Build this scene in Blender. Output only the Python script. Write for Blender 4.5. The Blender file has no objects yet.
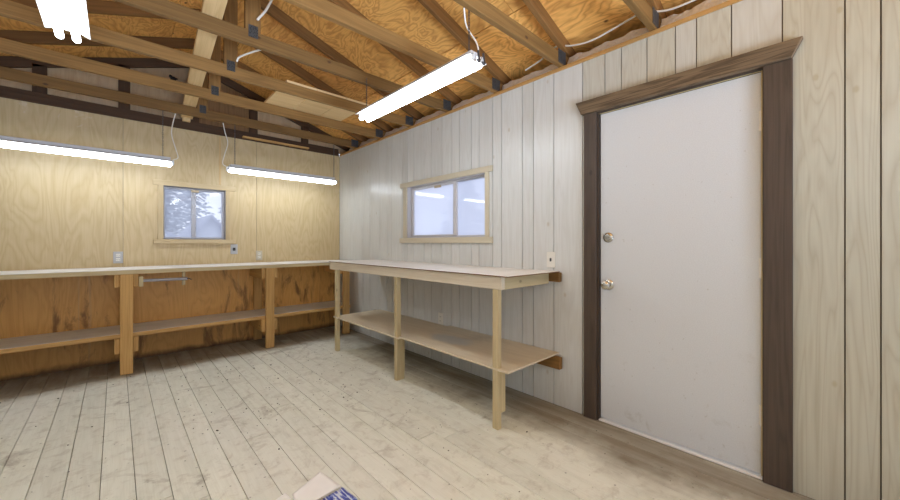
import bpy, math, random
from mathutils import Vector
S = bpy.context.scene
COL = S.collection

# ------------------------------------------------------------------ camera, sky, fill light, exposure
TH = math.atan(334 / 358.0)
CX, CY, CZ = -2.362, -4.87, 1.186
cam = bpy.data.cameras.new('camera')
cam.sensor_width = 36.0
cam.lens = 358 / 900 * 36
cam.shift_y = -7 / 900
cam.clip_start = 0.02
camo = bpy.data.objects.new('camera', cam)
COL.objects.link(camo)
camo.location = (CX, CY, CZ)
camo.rotation_euler = (math.pi / 2, 0, -TH)
S.camera = camo

W = bpy.data.worlds.new('overcast_sky')
S.world = W
W.use_nodes = True
W.node_tree.nodes['Background'].inputs[0].default_value = (0.80, 0.86, 1.0, 1)
W.node_tree.nodes['Background'].inputs[1].default_value = 1.0

dl = bpy.data.lights.new('ceiling_fill_light', 'AREA')   # added fill lamp, unseen outside the opening behind the camera
dl.shape = 'RECTANGLE'
dl.size = 2.2
dl.size_y = 1.5
dl.energy = 64
dl.spread = math.radians(75)
dl.color = (0.78, 0.95, 1.22)
dlo = bpy.data.objects.new('ceiling_fill_light', dl)
COL.objects.link(dlo)
dlo.location = (-2.0, -7.6, .35)
dlo.rotation_euler = (math.pi / 2 + math.radians(40), 0, 0)   # tilted up so the added fill reaches the ceiling

TUBE_STRENGTH = 15.0
S.view_settings.view_transform = 'Standard'
S.view_settings.look = 'None'
S.view_settings.exposure = 0.47
S.view_settings.gamma = 1.0
S.view_settings.use_curve_mapping = False
S.cycles.use_denoising = True
S.cycles.max_bounces = 10
S.cycles.diffuse_bounces = 6
S.cycles.transparent_max_bounces = 12
S.cycles.caustics_reflective = False
S.cycles.caustics_refractive = False

# ------------------------------------------------------------------ mesh builder
RND = random.Random(7)


class MB:
    """collects faces with grain-aligned UVs in metres and a random tone per piece"""

    def __init__(self):
        self.v, self.f, self.uv, self.r, self.m = [], [], [], [], []

    def face(self, pts, uvs, rnd, mi=0):
        n = len(self.v)
        self.v += [tuple(p) for p in pts]
        self.f.append(tuple(range(n, n + len(pts))))
        self.uv.append(uvs)
        self.r.append(rnd)
        self.m.append(mi)

    def obox(self, o, ax, ay, az, lx, ly, lz, rnd=None, top=0):
        """oriented box with corner o; grain runs along ax"""
        if rnd is None:
            rnd = RND.random()
        o = Vector(o)
        X, Y, Z = Vector(ax).normalized() * lx, Vector(ay).normalized() * ly, Vector(az).normalized() * lz
        uo, vo = RND.random() * 7, RND.random() * 7
        if X.cross(Y).dot(Z) < 0:
            o = o + Y
            Y = -Y
        c = [o, o + X, o + X + Y, o + Y, o + Z, o + X + Z, o + X + Y + Z, o + Y + Z]
        q = [((0, 3, 2, 1), 'xy'), ((4, 5, 6, 7), 'xy'), ((0, 1, 5, 4), 'xz'), ((2, 3, 7, 6), 'xz'), ((1, 2, 6, 5), 'yz'), ((3, 0, 4, 7), 'yz')]
        P = {0: (0, 0, 0), 1: (lx, 0, 0), 2: (lx, ly, 0), 3: (0, ly, 0), 4: (0, 0, lz), 5: (lx, 0, lz), 6: (lx, ly, lz), 7: (0, ly, lz)}
        for k, (ids, pl) in enumerate(q):
            uv = []
            for i in ids:
                x, y, z = P[i]
                if pl == 'xy':
                    uv.append((x + uo, y + vo))
                elif pl == 'xz':
                    uv.append((x + uo, z + vo + .4))
                else:
                    uv.append((y * .3 + uo, z + vo + .7))
            nz = (c[ids[1]] - c[ids[0]]).cross(c[ids[2]] - c[ids[1]]).normalized().z
            self.face([c[i] for i in ids], uv, rnd, top if nz > .8 else 0)

    def box(self, x0, x1, y0, y1, z0, z1, grain=None, rnd=None, top=0):
        d = {'x': x1 - x0, 'y': y1 - y0, 'z': z1 - z0}
        g = grain or max(d, key=d.get)
        a = {'x': (1, 0, 0), 'y': (0, 1, 0), 'z': (0, 0, 1)}
        rest = [k for k in 'xyz' if k != g]
        rest.sort(key=lambda k: -d[k])
        self.obox((x0, y0, z0), a[g], a[rest[0]], a[rest[1]], d[g], d[rest[0]], d[rest[1]], rnd, top)

    def bar(self, p0, p1, w, h, side=(0, 0, 1), rnd=None):
        p0, p1 = Vector(p0), Vector(p1)
        d = p1 - p0
        s = Vector(side)
        s = (s - s.dot(d.normalized()) * d.normalized()).normalized()
        t = d.normalized().cross(s)
        self.obox(p0 - t * w / 2 - s * h / 2, d, t, s, d.length, w, h, rnd)

    def prism(self, pts, ex, rnd=None, gdir=None):
        """polygon (list of Vector) extruded by vector ex; grain along gdir"""
        if rnd is None:
            rnd = RND.random()
        pts = [Vector(p) for p in pts]
        ex = Vector(ex)
        g = Vector(gdir if gdir else pts[1] - pts[0]).normalized()
        nrm = (pts[1] - pts[0]).cross(pts[2] - pts[1]).normalized()
        if nrm.dot(ex) > 0:
            pts = pts[::-1]
        uo, vo = RND.random() * 7, RND.random() * 7
        s = g.cross(nrm).normalized()
        e = ex.normalized()

        def uvf(p, o):
            return (p.dot(g) + uo, p.dot(o) + vo)
        self.face(pts, [uvf(p, s) for p in pts], rnd)
        self.face([p + ex for p in pts[::-1]], [uvf(p + ex, s) for p in pts[::-1]], rnd)
        n = len(pts)
        for i in range(n):
            a, b = pts[i], pts[(i + 1) % n]
            q = [b, a, a + ex, b + ex]
            self.face(q, [uvf(p, e) for p in q], rnd)

    def tube(self, pts, r, n=10, cap=True, r1=None):
        pts = [Vector(p) for p in pts]
        rings = []
        m = len(pts)
        prev = None
        for i, p in enumerate(pts):
            d = (pts[min(i + 1, m - 1)] - pts[max(i - 1, 0)]).normalized()
            ref = prev if prev is not None else (Vector((0, 0, 1)) if abs(d.z) < .9 else Vector((1, 0, 0)))
            s = (ref - ref.dot(d) * d).normalized()
            prev = s
            t = d.cross(s)
            rr = r if r1 is None else r + (r1 - r) * i / (m - 1)
            rings.append([p + (s * math.cos(2 * math.pi * k / n) + t * math.sin(2 * math.pi * k / n)) * rr for k in range(n)])
        rnd = RND.random()
        L = 0
        for i in range(m - 1):
            L2 = L + (pts[i + 1] - pts[i]).length
            for k in range(n):
                k2 = (k + 1) % n
                self.face([rings[i][k], rings[i][k2], rings[i + 1][k2], rings[i + 1][k]],
                          [(L, k * .01), (L, k * .01 + .01), (L2, k * .01 + .01), (L2, k * .01)], rnd)
            L = L2
        if cap:
            self.face(rings[0][::-1], [(0, 0)] * n, rnd)
            self.face(rings[-1], [(0, 0)] * n, rnd)

    def lathe(self, o, ax, prof, n=24):
        """prof: (distance along ax, radius)"""
        ax = Vector(ax).normalized()
        s = ax.orthogonal().normalized()
        t = ax.cross(s)
        o = Vector(o)
        R = [[o + ax * a + (s * math.cos(2 * math.pi * k / n) + t * math.sin(2 * math.pi * k / n)) * r for k in range(n)] for a, r in prof]
        for i in range(len(prof) - 1):
            for k in range(n):
                k2 = (k + 1) % n
                self.face([R[i][k], R[i][k2], R[i + 1][k2], R[i + 1][k]], [(0, 0)] * 4, .5)
        if prof[0][1] > 1e-4:
            self.face(R[0][::-1], [(0, 0)] * n, .5)
        if prof[-1][1] > 1e-4:
            self.face(R[-1], [(0, 0)] * n, .5)

    def build(self, name, mats, parent=None, bevel=0, smooth=False, origin=None):
        me = bpy.data.meshes.new(name)
        o3 = Vector(origin) if origin else Vector((0, 0, 0))
        if parent is not None:
            o3 = parent.get('_o', None)
            o3 = Vector(o3) if o3 is not None else Vector((0, 0, 0))
        me.from_pydata([tuple(Vector(v) - o3) for v in self.v], [], self.f)
        uvl = me.uv_layers.new(name='grain')
        k = 0
        flat = []
        for uvs in self.uv:
            for u in uvs:
                flat += [u[0], u[1]]
        uvl.data.foreach_set('uv', flat)
        at = me.attributes.new('tone', 'FLOAT', 'FACE')
        at.data.foreach_set('value', self.r)
        if not isinstance(mats, (list, tuple)):
            mats = [mats]
        for mm in mats:
            me.materials.append(mm)
        me.polygons.foreach_set('material_index', self.m)
        import bmesh
        bm = bmesh.new()
        bm.from_mesh(me)
        bmesh.ops.remove_doubles(bm, verts=bm.verts, dist=1e-5)
        bm.to_mesh(me)
        bm.free()
        if smooth:
            me.polygons.foreach_set('use_smooth', [True] * len(me.polygons))
            me.set_sharp_from_angle(angle=math.radians(40))
        ob = bpy.data.objects.new(name, me)
        COL.objects.link(ob)
        ob['_o'] = tuple(o3)
        if parent is not None:
            ob.parent = parent
        else:
            ob.location = o3
        if bevel:
            b = ob.modifiers.new('bevel', 'BEVEL')
            b.width = bevel
            b.segments = 1
            b.limit_method = 'ANGLE'
        return ob


def tag(o, label=None, cat=None, group=None, kind=None):
    if label:
        o['label'] = label
    if cat:
        o['category'] = cat
    if group:
        o['group'] = group
    if kind:
        o['kind'] = kind
    return o


def thing(name, label, cat, loc=(0, 0, 0), group=None, kind=None):
    e = bpy.data.objects.new(name, None)
    e.empty_display_size = .1
    COL.objects.link(e)
    e.location = loc
    e['_o'] = tuple(float(v) for v in loc)
    return tag(e, label, cat, group, kind)


# ------------------------------------------------------------------ materials
def lin(c):
    return tuple(((v / 255) / 12.92 if v <= 10 else (((v / 255) + .055) / 1.055) ** 2.4) for v in c)


class NT:
    def __init__(self, name):
        self.mat = bpy.data.materials.new(name)
        self.mat.use_nodes = True
        self.t = self.mat.node_tree
        self.b = self.t.nodes['Principled BSDF']
        self.out = self.t.nodes['Material Output']

    def n(self, typ, **kw):
        x = self.t.nodes.new('ShaderNode' + typ)
        for k, v in kw.items():
            setattr(x, k, v)
        return x

    def l(self, a, b):
        self.t.links.new(a, b)

    def set(self, node, i, v):
        if hasattr(v, 'is_output') or hasattr(v, 'links'):
            self.l(v, node.inputs[i])
        else:
            node.inputs[i].default_value = v

    def math(self, op, a, b=0.0, c=0.0):
        x = self.n('Math', operation=op)
        self.set(x, 0, a)
        self.set(x, 1, b)
        self.set(x, 2, c)
        return x.outputs[0]

    def mix(self, f, a, b, mode='MIX'):
        x = self.n('MixRGB', blend_type=mode)
        self.set(x, 0, f)
        for i, v in ((1, a), (2, b)):
            if isinstance(v, tuple):
                v = (*v[:3], 1)
            self.set(x, i, v)
        return x.outputs[0]

    def noise(self, vec, scale, detail=2, rough=.5, dist=0):
        x = self.n('TexNoise')
        self.l(vec, x.inputs['Vector'])
        x.inputs['Scale'].default_value = scale
        x.inputs['Detail'].default_value = detail
        x.inputs['Roughness'].default_value = rough
        x.inputs['Distortion'].default_value = dist
        return x.outputs['Fac']

    def ramp(self, f, stops):
        x = self.n('ValToRGB')
        e = x.color_ramp.elements
        while len(e) < len(stops):
            e.new(.5)
        for el, (p, c) in zip(e, stops):
            el.position = p
            el.color = (c, c, c, 1) if not isinstance(c, tuple) else (*c, 1)
        self.l(f, x.inputs[0])
        return x.outputs[0]

    def step(self, f, lo, hi):
        x = self.n('MapRange')
        x.interpolation_type = 'SMOOTHSTEP'
        self.set(x, 0, f)
        x.inputs[1].default_value = lo
        x.inputs[2].default_value = hi
        return x.outputs[0]

    def bump(self, h, strength, dist=.002):
        x = self.n('Bump')
        x.inputs['Strength'].default_value = strength
        x.inputs['Distance'].default_value = dist
        self.l(h, x.inputs['Height'])
        self.l(x.outputs[0], self.b.inputs['Normal'])


def flat(name, c, rough=.5, metal=0.0, spec=.5, noise=0.0, nscale=30):
    k = NT(name)
    c = tuple(c)
    k.b.inputs['Roughness'].default_value = rough
    k.b.inputs['Metallic'].default_value = metal
    k.b.inputs['Specular IOR Level'].default_value = spec
    if noise:
        tc = k.n('TexCoord')
        f = k.noise(tc.outputs['Object'], nscale, 4)
        k.l(k.mix(f, tuple(v * (1 - noise) for v in c), tuple(min(1, v * (1 + noise)) for v in c)), k.b.inputs['Base Color'])
    else:
        k.b.inputs['Base Color'].default_value = (*c, 1)
    return k.mat


def wood(name, light, dark, su=1.2, sv=9, rings=7, ringmix=.5, tone=.25, rough=.6, fib=.35, knots=0.0, knotcol=(.05, .02, .01),
         blotch=0.0, blotchcol=(.1, .08, .06), spec=.3, bump=.15, extra=None, bscale=1.0):
    k = NT(name)
    uv = k.n('UVMap', uv_map='grain')
    at = k.n('Attribute', attribute_name='tone')
    sep = k.n('SeparateXYZ')
    k.l(uv.outputs[0], sep.inputs[0])

    def vec(a, b, z=17.0):
        c = k.n('CombineXYZ')
        k.set(c, 0, k.math('MULTIPLY', sep.outputs[0], a))
        k.set(c, 1, k.math('MULTIPLY', sep.outputs[1], b))
        k.set(c, 2, k.math('MULTIPLY', at.outputs['Fac'], z))
        return c.outputs[0]
    base = k.noise(vec(su, sv), 1.0, 3, .5, .6)
    ring = k.math('PINGPONG', k.math('MULTIPLY', base, float(rings)), .5)
    ring = k.math('MULTIPLY', ring, 2.0)
    ring = k.math('POWER', ring, 1.6)
    fibre = k.noise(vec(su * 4, sv * 22), 1.0, 3, .6)
    col = k.mix(k.math('MULTIPLY', ring, ringmix), light, dark)
    fb = k.math('MULTIPLY', k.step(fibre, .4, .75), fib)
    col = k.mix(fb, col, dark)
    # piece to piece tone
    tn = k.math('ADD', k.math('MULTIPLY', at.outputs['Fac'], tone * 2), 1 - tone)
    cmb = k.n('CombineXYZ')
    for i in range(3):
        k.l(tn, cmb.inputs[i])
    col = k.mix(1.0, col, cmb.outputs[0], 'MULTIPLY')
    if knots:
        vo = k.n('TexVoronoi')
        k.l(vec(2.2, 3.6), vo.inputs['Vector'])
        vo.inputs['Scale'].default_value = 1.6
        vo.inputs['Randomness'].default_value = 1.0
        kn = k.math('SUBTRACT', 1.0, k.step(vo.outputs['Distance'], .03, .085))
        col = k.mix(k.math('MULTIPLY', kn, knots), col, knotcol)
    if blotch:
        bl = k.step(k.noise(vec(.9, 1.6), 1.6 * bscale, 5, .65, .4), .5, .78)
        col = k.mix(k.math('MULTIPLY', bl, blotch), col, blotchcol)
    if extra:
        col = extra(k, col, vec, sep, at)
    k.l(col, k.b.inputs['Base Color'])
    k.b.inputs['Roughness'].default_value = rough
    k.b.inputs['Specular IOR Level'].default_value = spec
    if bump:
        k.bump(fibre, bump)
    return k.mat


M = {}
M['truss'] = wood('truss_lumber', (.25, .135, .042), (.11, .052, .013), su=.8, sv=14, rings=5, ringmix=.45, tone=.22, knots=.8, rough=.7)
M['rafter'] = wood('shaded_rafter_lumber', (.22, .105, .030), (.10, .043, .011), su=.8, sv=14, rings=5, ringmix=.45, tone=.3, knots=.8, rough=.7)  # truss lumber darkened, with roof shade put into its colour
M['plank'] = wood('pale_lumber', (.72, .52, .27), (.52, .33, .14), su=.8, sv=12, rings=4, ringmix=.4, tone=.1, knots=.7, rough=.65)
M['bench'] = wood('bench_lumber', (.62, .385, .145), (.42, .225, .07), su=.7, sv=14, rings=6, ringmix=.5, tone=.16, knots=.5, rough=.6)
M['bench_pale'] = wood('grey_gold_bench_lumber', (.60, .50, .30), (.42, .32, .17), su=.7, sv=14, rings=5, ringmix=.4, tone=.16, knots=.5, rough=.6)
M['apron'] = wood('whitewashed_lumber', (.68, .60, .47), (.52, .43, .30), su=.7, sv=14, rings=5, ringmix=.4, tone=.1, knots=.35, rough=.6)
M['sheath'] = wood('roof_plywood', (.90, .49, .14), (.38, .125, .02), su=2.0, sv=4.2, rings=15, ringmix=.55, blotch=.6, blotchcol=(.36, .12, .025), bscale=.8, tone=.2, knots=.9, rough=.65, fib=.25, knotcol=(.06, .02, .01))
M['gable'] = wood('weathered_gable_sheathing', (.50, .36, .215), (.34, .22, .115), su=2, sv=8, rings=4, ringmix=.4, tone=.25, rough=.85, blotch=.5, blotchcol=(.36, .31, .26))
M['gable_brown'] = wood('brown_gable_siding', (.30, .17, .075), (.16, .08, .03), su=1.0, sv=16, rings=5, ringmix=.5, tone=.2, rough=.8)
M['casing'] = wood('dark_stained_casing', (.085, .060, .044), (.034, .024, .017), su=.9, sv=16, rings=5, ringmix=.5, tone=.12, rough=.55, blotch=.45, blotchcol=(.125, .092, .064), knots=.6, knotcol=(.02, .012, .008), spec=.35)
M['header'] = wood('rough_sawn_stained_header', (.21, .145, .085), (.035, .023, .013), su=1.8, sv=30, rings=5, ringmix=.7, tone=.08, rough=.7, knots=.8, knotcol=(.02, .012, .008))
M['trim'] = wood('tan_painted_trim', (.60, .54, .41), (.50, .44, .32), su=.8, sv=12, rings=3, ringmix=.3, tone=.08, rough=.5)
M['ply_trim'] = wood('clear_trim', (.57, .45, .27), (.44, .32, .16), su=.8, sv=12, rings=4, ringmix=.4, tone=.08, rough=.5)
M['plate'] = wood('wall_plate_lumber', (.50, .29, .10), (.32, .16, .05), su=.8, sv=12, rings=4, ringmix=.4, tone=.12, rough=.65)
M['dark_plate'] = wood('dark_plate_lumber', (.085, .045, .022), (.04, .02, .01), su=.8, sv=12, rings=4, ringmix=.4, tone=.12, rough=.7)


def panel_extra(k, col, vec, sep, at):
    # sparse brown knots and soft grey scuffs of the whitewash
    sc = k.step(k.noise(vec(1.1, 3.0), 1.0, 4, .6, .3), .55, .85)
    col = k.mix(k.math('MULTIPLY', sc, .35), col, (.40, .34, .26))
    # boards whose wash has yellowed
    yl = k.math('SUBTRACT', 1.0, k.step(at.outputs['Fac'], .18, .45))
    col = k.mix(yl, col, k.mix(1.0, col, (.86, .82, .68), 'MULTIPLY'))
    ct = k.math('PINGPONG', k.math('MULTIPLY', k.noise(vec(.7, 8.0), 1.0, 2, .4, .5), 16.0), .5)
    ct = k.math('POWER', k.math('MULTIPLY', ct, 2.0), 2.5)
    col = k.mix(k.math('MULTIPLY', k.math('MULTIPLY', ct, yl), .38), col, (.33, .27, .19))
    return col


M['panel'] = wood('whitewashed_panelling', (.62, .63, .615), (.46, .45, .41), su=.75, sv=9, rings=9, ringmix=.26, tone=.07, rough=.33, fib=.2,
                  knots=.45, knotcol=(.40, .32, .20), spec=.6, bump=.08, extra=panel_extra)
M['groove'] = flat('panel_groove', (.17, .145, .11), .8)


def ply_extra(k, col, vec, sep, at):
    tc = k.n('TexCoord')
    ob = k.n('SeparateXYZ')
    k.l(tc.outputs['Object'], ob.inputs[0])
    # bench shade painted into the plywood colour, below the bench height
    shade_stain_zone = k.math('SUBTRACT', 1.0, k.step(ob.outputs[2], .915, .93))
    col = k.mix(shade_stain_zone, col, k.mix(1.0, col, (1.22, .88, .47), 'MULTIPLY'))
    # whitish paint splashes near the top of the left sheets
    nz = k.step(k.noise(tc.outputs['Object'], 5.0, 5, .65, .8), .56, .66)
    hi = k.step(ob.outputs[2], 2.12, 2.34)
    left = k.math('SUBTRACT', 1.0, k.step(ob.outputs[0], -2.6, -2.4))
    col = k.mix(k.math('MULTIPLY', k.math('MULTIPLY', nz, hi), k.math('MULTIPLY', left, .5)), col, (.70, .62, .50))
    # dark drips below the bench
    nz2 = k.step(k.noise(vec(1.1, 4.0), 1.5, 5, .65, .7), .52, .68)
    col = k.mix(k.math('MULTIPLY', k.math('MULTIPLY', nz2, shade_stain_zone), .75), col, (.11, .038, .01))
    nz3 = k.step(k.noise(vec(.35, 14.0), 1.3, 3, .6, .3), .62, .75)
    col = k.mix(k.math('MULTIPLY', k.math('MULTIPLY', nz3, shade_stain_zone), .45), col, (.50, .37, .20))
    # dark band along the foot of the sheets
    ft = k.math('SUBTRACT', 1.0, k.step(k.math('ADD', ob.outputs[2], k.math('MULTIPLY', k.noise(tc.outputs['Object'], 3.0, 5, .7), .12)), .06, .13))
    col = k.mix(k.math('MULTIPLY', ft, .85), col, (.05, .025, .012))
    return col


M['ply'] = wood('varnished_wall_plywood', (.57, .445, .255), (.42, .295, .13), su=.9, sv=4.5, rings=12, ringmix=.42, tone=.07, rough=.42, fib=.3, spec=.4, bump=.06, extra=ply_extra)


def floor_extra(k, col, vec, sep, at):
    tc = k.n('TexCoord')
    O = tc.outputs['Object']
    # worn pale paint in the middle, bare dirty boards elsewhere
    worn = k.step(k.noise(O, .75, 4, .6, .5), .42, .62)
    col = k.mix(k.math('MULTIPLY', worn, .28), col, (.84, .82, .78))
    st = k.step(k.noise(O, 3.2, 6, .7, 1.0), .56, .74)
    col = k.mix(k.math('MULTIPLY', st, .55), col, (.20, .155, .10))
    mt = k.step(k.noise(O, 11, 5, .7, .6), .48, .72)
    col = k.mix(k.math('MULTIPLY', mt, .34), col, (.34, .29, .21))
    sx = k.n('SeparateXYZ')
    k.l(O, sx.inputs[0])
    # grime along the walls, mixed with bench shadow painted into the floor colour
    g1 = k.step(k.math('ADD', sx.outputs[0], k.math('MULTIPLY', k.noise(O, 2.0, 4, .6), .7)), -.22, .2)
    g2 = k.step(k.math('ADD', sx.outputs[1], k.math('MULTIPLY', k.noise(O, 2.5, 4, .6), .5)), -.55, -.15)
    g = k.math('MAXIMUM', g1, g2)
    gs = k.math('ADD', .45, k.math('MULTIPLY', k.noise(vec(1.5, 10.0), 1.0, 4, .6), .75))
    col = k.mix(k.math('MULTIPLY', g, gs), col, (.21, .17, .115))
    sp = k.step(k.noise(O, 34, 2, .5), .70, .76)
    col = k.mix(k.math('MULTIPLY', sp, .55), col, (.10, .085, .07))
    return col


M['floor'] = wood('worn_floor_boards', (.80, .81, .72), (.60, .60, .50), su=1.2, sv=7, rings=5, ringmix=.3, tone=.05, rough=.62, fib=.3, spec=.3, bump=.1, extra=floor_extra)
M['subfloor'] = flat('dark_gap', (.13, .10, .065), .9)


def shelf_extra(k, col, vec, sep, at):
    return col


M['dust'] = wood('dusty_shelf_face', (.74, .70, .64), (.58, .54, .48), su=1, sv=10, rings=4, ringmix=.4, tone=.1, rough=.8, blotch=.4, blotchcol=(.38, .34, .29))
def stain_extra(k, col, vec, sep, at):
    tc = k.n('TexCoord')
    ob = k.n('SeparateXYZ')
    k.l(tc.outputs['Object'], ob.inputs[0])
    n = k.noise(tc.outputs['Object'], 7.0, 4, .6)
    dx = k.math('DIVIDE', k.math('ADD', ob.outputs[0], .04), .14)      # object space starts at the bench's own origin
    dy = k.math('DIVIDE', k.math('ADD', ob.outputs[1], .45), .26)
    r = k.math('SQRT', k.math('ADD', k.math('MULTIPLY', dx, dx), k.math('MULTIPLY', dy, dy)))
    f = k.math('SUBTRACT', 1.0, k.step(k.math('ADD', r, n), .9, 1.5))
    return k.mix(k.math('MULTIPLY', f, .7), col, (.47, .50, .50))


M['tan_ply'] = wood('dusty_tan_plywood', (.68, .59, .44), (.55, .46, .33), su=1, sv=5, rings=5, ringmix=.35, tone=.06, rough=.7, blotch=.5, blotchcol=(.36, .30, .22), extra=stain_extra)
M['top_white'] = flat('pale_bench_top', (.80, .785, .76), .45, noise=.08, nscale=6)
M['hardboard'] = flat('hardboard_edge', (.19, .105, .05), .7)


def door_mat():
    k = NT('white_door_face')
    tc = k.n('TexCoord')
    mp = k.n('Mapping')
    k.l(tc.outputs['Object'], mp.inputs[0])
    mp.inputs['Scale'].default_value = (1, 40, 40)
    weave = k.noise(mp.outputs[0], 5, 3, .6)
    col = k.mix(weave, (.53, .545, .56), (.71, .73, .75))
    ob = k.n('SeparateXYZ')
    k.l(tc.outputs['Object'], ob.inputs[0])
    dirt = k.step(k.noise(tc.outputs['Object'], 7, 6, .7, .3), .57, .75)
    low = k.math('SUBTRACT', 1.0, k.step(ob.outputs[2], .05, 1.0))
    col = k.mix(k.math('MULTIPLY', k.math('MULTIPLY', dirt, low), .45), col, (.34, .32, .27))
    sp = k.step(k.noise(tc.outputs['Object'], 45, 1), .75, .8)
    col = k.mix(k.math('MULTIPLY', sp, .3), col, (.3, .27, .22))
    k.l(col, k.b.inputs['Base Color'])
    k.b.inputs['Roughness'].default_value = .5
    k.b.inputs['Specular IOR Level'].default_value = .35
    k.bump(weave, .3)
    return k.mat


M['door'] = door_mat()
M['white'] = flat('white_enamel', (.80, .80, .79), .35)
M['reflector'] = flat('aged_white_reflector', (.55, .55, .54), .4)
M['lamp_grey'] = flat('lamp_back_enamel', (.58, .58, .60), .4)
M['vinyl'] = flat('window_frame_vinyl', (.42, .42, .46), .4, noise=.05)
M['vinyl_pale'] = flat('pale_window_frame', (.58, .57, .59), .4, noise=.05)
M['latch'] = flat('tan_latch', (.45, .36, .24), .5)
M['jamb'] = flat('window_jamb', (.30, .28, .27), .5)
M['plastic'] = flat('ivory_plastic', (.74, .72, .66), .35)
M['old_plastic'] = flat('aged_plastic', (.52, .47, .36), .4)
M['grey_plastic'] = flat('grey_plate', (.45, .45, .46), .4)
M['slot'] = flat('dark_slot', (.03, .03, .03), .6)
M['dark_metal'] = flat('dark_metal', (.10, .10, .11), .4, .8)
M['steel'] = flat('galvanised_pipe', (.40, .40, .44), .55, .35, noise=.15)
M['brass'] = flat('satin_nickel', (.56, .54, .48), .25, 1.0)
M['gold_strip'] = flat('weather_strip', (.62, .50, .26), .5)
M['alu'] = flat('pale_threshold', (.80, .79, .77), .45)
M['cord'] = flat('white_cord', (.72, .69, .62), .5)
M['rubber'] = flat('black_rubber', (.02, .02, .02), .6)
M['debris'] = flat('dark_bits', (.07, .055, .04), .8, noise=.5, nscale=9)


def gang_mat():
    k = NT('nail_plate')
    tc = k.n('TexCoord')
    v = k.n('TexVoronoi')
    k.l(tc.outputs['Object'], v.inputs['Vector'])
    v.inputs['Scale'].default_value = 90
    d = k.step(v.outputs['Distance'], .2, .45)
    k.l(k.mix(d, (.010, .010, .010), (.05, .05, .05)), k.b.inputs['Base Color'])
    k.b.inputs['Metallic'].default_value = .1
    k.b.inputs['Roughness'].default_value = .5
    return k.mat


M['gang'] = gang_mat()


def foil_mat():
    k = NT('crinkled_foil')
    tc = k.n('TexCoord')
    f = k.noise(tc.outputs['Object'], 45, 4, .6, 1.5)
    k.l(k.mix(f, (.52, .51, .52), (.88, .87, .88)), k.b.inputs['Base Color'])
    k.b.inputs['Metallic'].default_value = .25
    k.b.inputs['Roughness'].default_value = .35
    k.bump(f, .9, .01)
    return k.mat


M['foil'] = foil_mat()


def tube_mat():
    k = NT('lit_fluorescent_tube')
    e = k.n('Emission')
    e.inputs[0].default_value = (.91, .985, 1.06, 1)
    e.inputs[1].default_value = TUBE_STRENGTH
    k.l(e.outputs[0], k.out.inputs[0])
    return k.mat


M['tube'] = tube_mat()


def glass_mat(name, haze, hazecol):
    """thin window pane: clear, dusty by «haze», mirror reflections by the angle"""
    k = NT(name)
    ge = k.n('NewGeometry')
    dt = k.n('VectorMath', operation='DOT_PRODUCT')
    k.l(ge.outputs['Incoming'], dt.inputs[0])
    k.l(ge.outputs['Normal'], dt.inputs[1])
    c = k.math('SUBTRACT', 1.0, k.math('ABSOLUTE', dt.outputs['Value']))
    fr = k.math('ADD', k.math('MULTIPLY', k.math('POWER', c, 5.0), .92), .05)
    tr = k.n('BsdfTransparent')
    tl = k.n('BsdfTranslucent')
    tl.inputs[0].default_value = (*hazecol, 1)
    gl = k.n('BsdfGlossy')
    gl.inputs['Roughness'].default_value = .03
    m1 = k.n('MixShader')
    m1.inputs[0].default_value = haze
    k.l(tr.outputs[0], m1.inputs[1])
    k.l(tl.outputs[0], m1.inputs[2])
    m2 = k.n('MixShader')
    k.l(fr, m2.inputs[0])
    k.l(m1.outputs[0], m2.inputs[1])
    k.l(gl.outputs[0], m2.inputs[2])
    k.l(m2.outputs[0], k.out.inputs[0])
    return k.mat


M['glass_back'] = glass_mat('dusty_pane', .42, (.85, .88, 1.0))
M['glass_right'] = glass_mat('obscured_pane', .88, (.86, .88, 1.0))

# ------------------------------------------------------------------ room shell
XL, YF, HW = -3.50, -6.75, 2.462
RX = -1.715                         # ridge


def zb(x):                          # underside of the rafters
    return 2.60 - .333 * (x if x > RX else 2 * RX - x)


def zs(x):                          # underside of the roof sheathing
    return zb(x) + .094


# floor boards, run along Y
m = MB()
x = -2.418 - .126 * 10
m.box(XL - .12, .12, YF - .1, .12, -.06, -.02)
sub = m
m = MB()
k = 0
while x < .02:
    x1 = min(x + .126, 0.0)
    x0 = max(x, XL)
    if x1 > x0 + .01:
        y = YF - RND.random() * 2
        while y < 0:
            L = RND.choice((1.6, 2.2, 2.8, 3.4, 3.9)) + RND.random() * .4
            ya, yb = max(y, YF), min(y + L, 0.0)
            if yb > ya + .02:
                dz = RND.random() * .0012
                m.box(x0 + .0014, x1 - .0014, ya + .002, yb - .002, -.02, -.0015 + dz, grain='y')
            y += L
    x += .126
fl = m.build('floor', M['floor'], bevel=.0012)
tag(fl, 'worn pale wooden floor boards of the workshop', 'floor', kind='structure')
sub.build('underlay', M['subfloor'], fl)

# right wall: whitewashed grooved panelling with a window and a door cut in
WR = (-2.80, -1.644, 1.236, 1.806)   # window opening y0,y1,z0,z1
DR = (-4.640, -3.785, 0.0, 2.066)    # door opening
seams = [0.0, -.097, -.286, -.428, -.67, -.847, -1.078, -1.237, -1.343, -1.544, -1.648, -1.757, -1.939, -2.061, -2.222, -2.365, -2.471, -2.626,
         -2.717, -2.875, -2.972, -3.18, -3.284, -3.461, -3.684, -3.839, -3.944, -4.095, -4.246, -4.349, -4.504, -4.70, -4.904, -5.006, -5.21,
         -5.36, -5.52, -5.74, -5.9, -6.12, -6.3, -6.5, -6.75]


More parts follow.
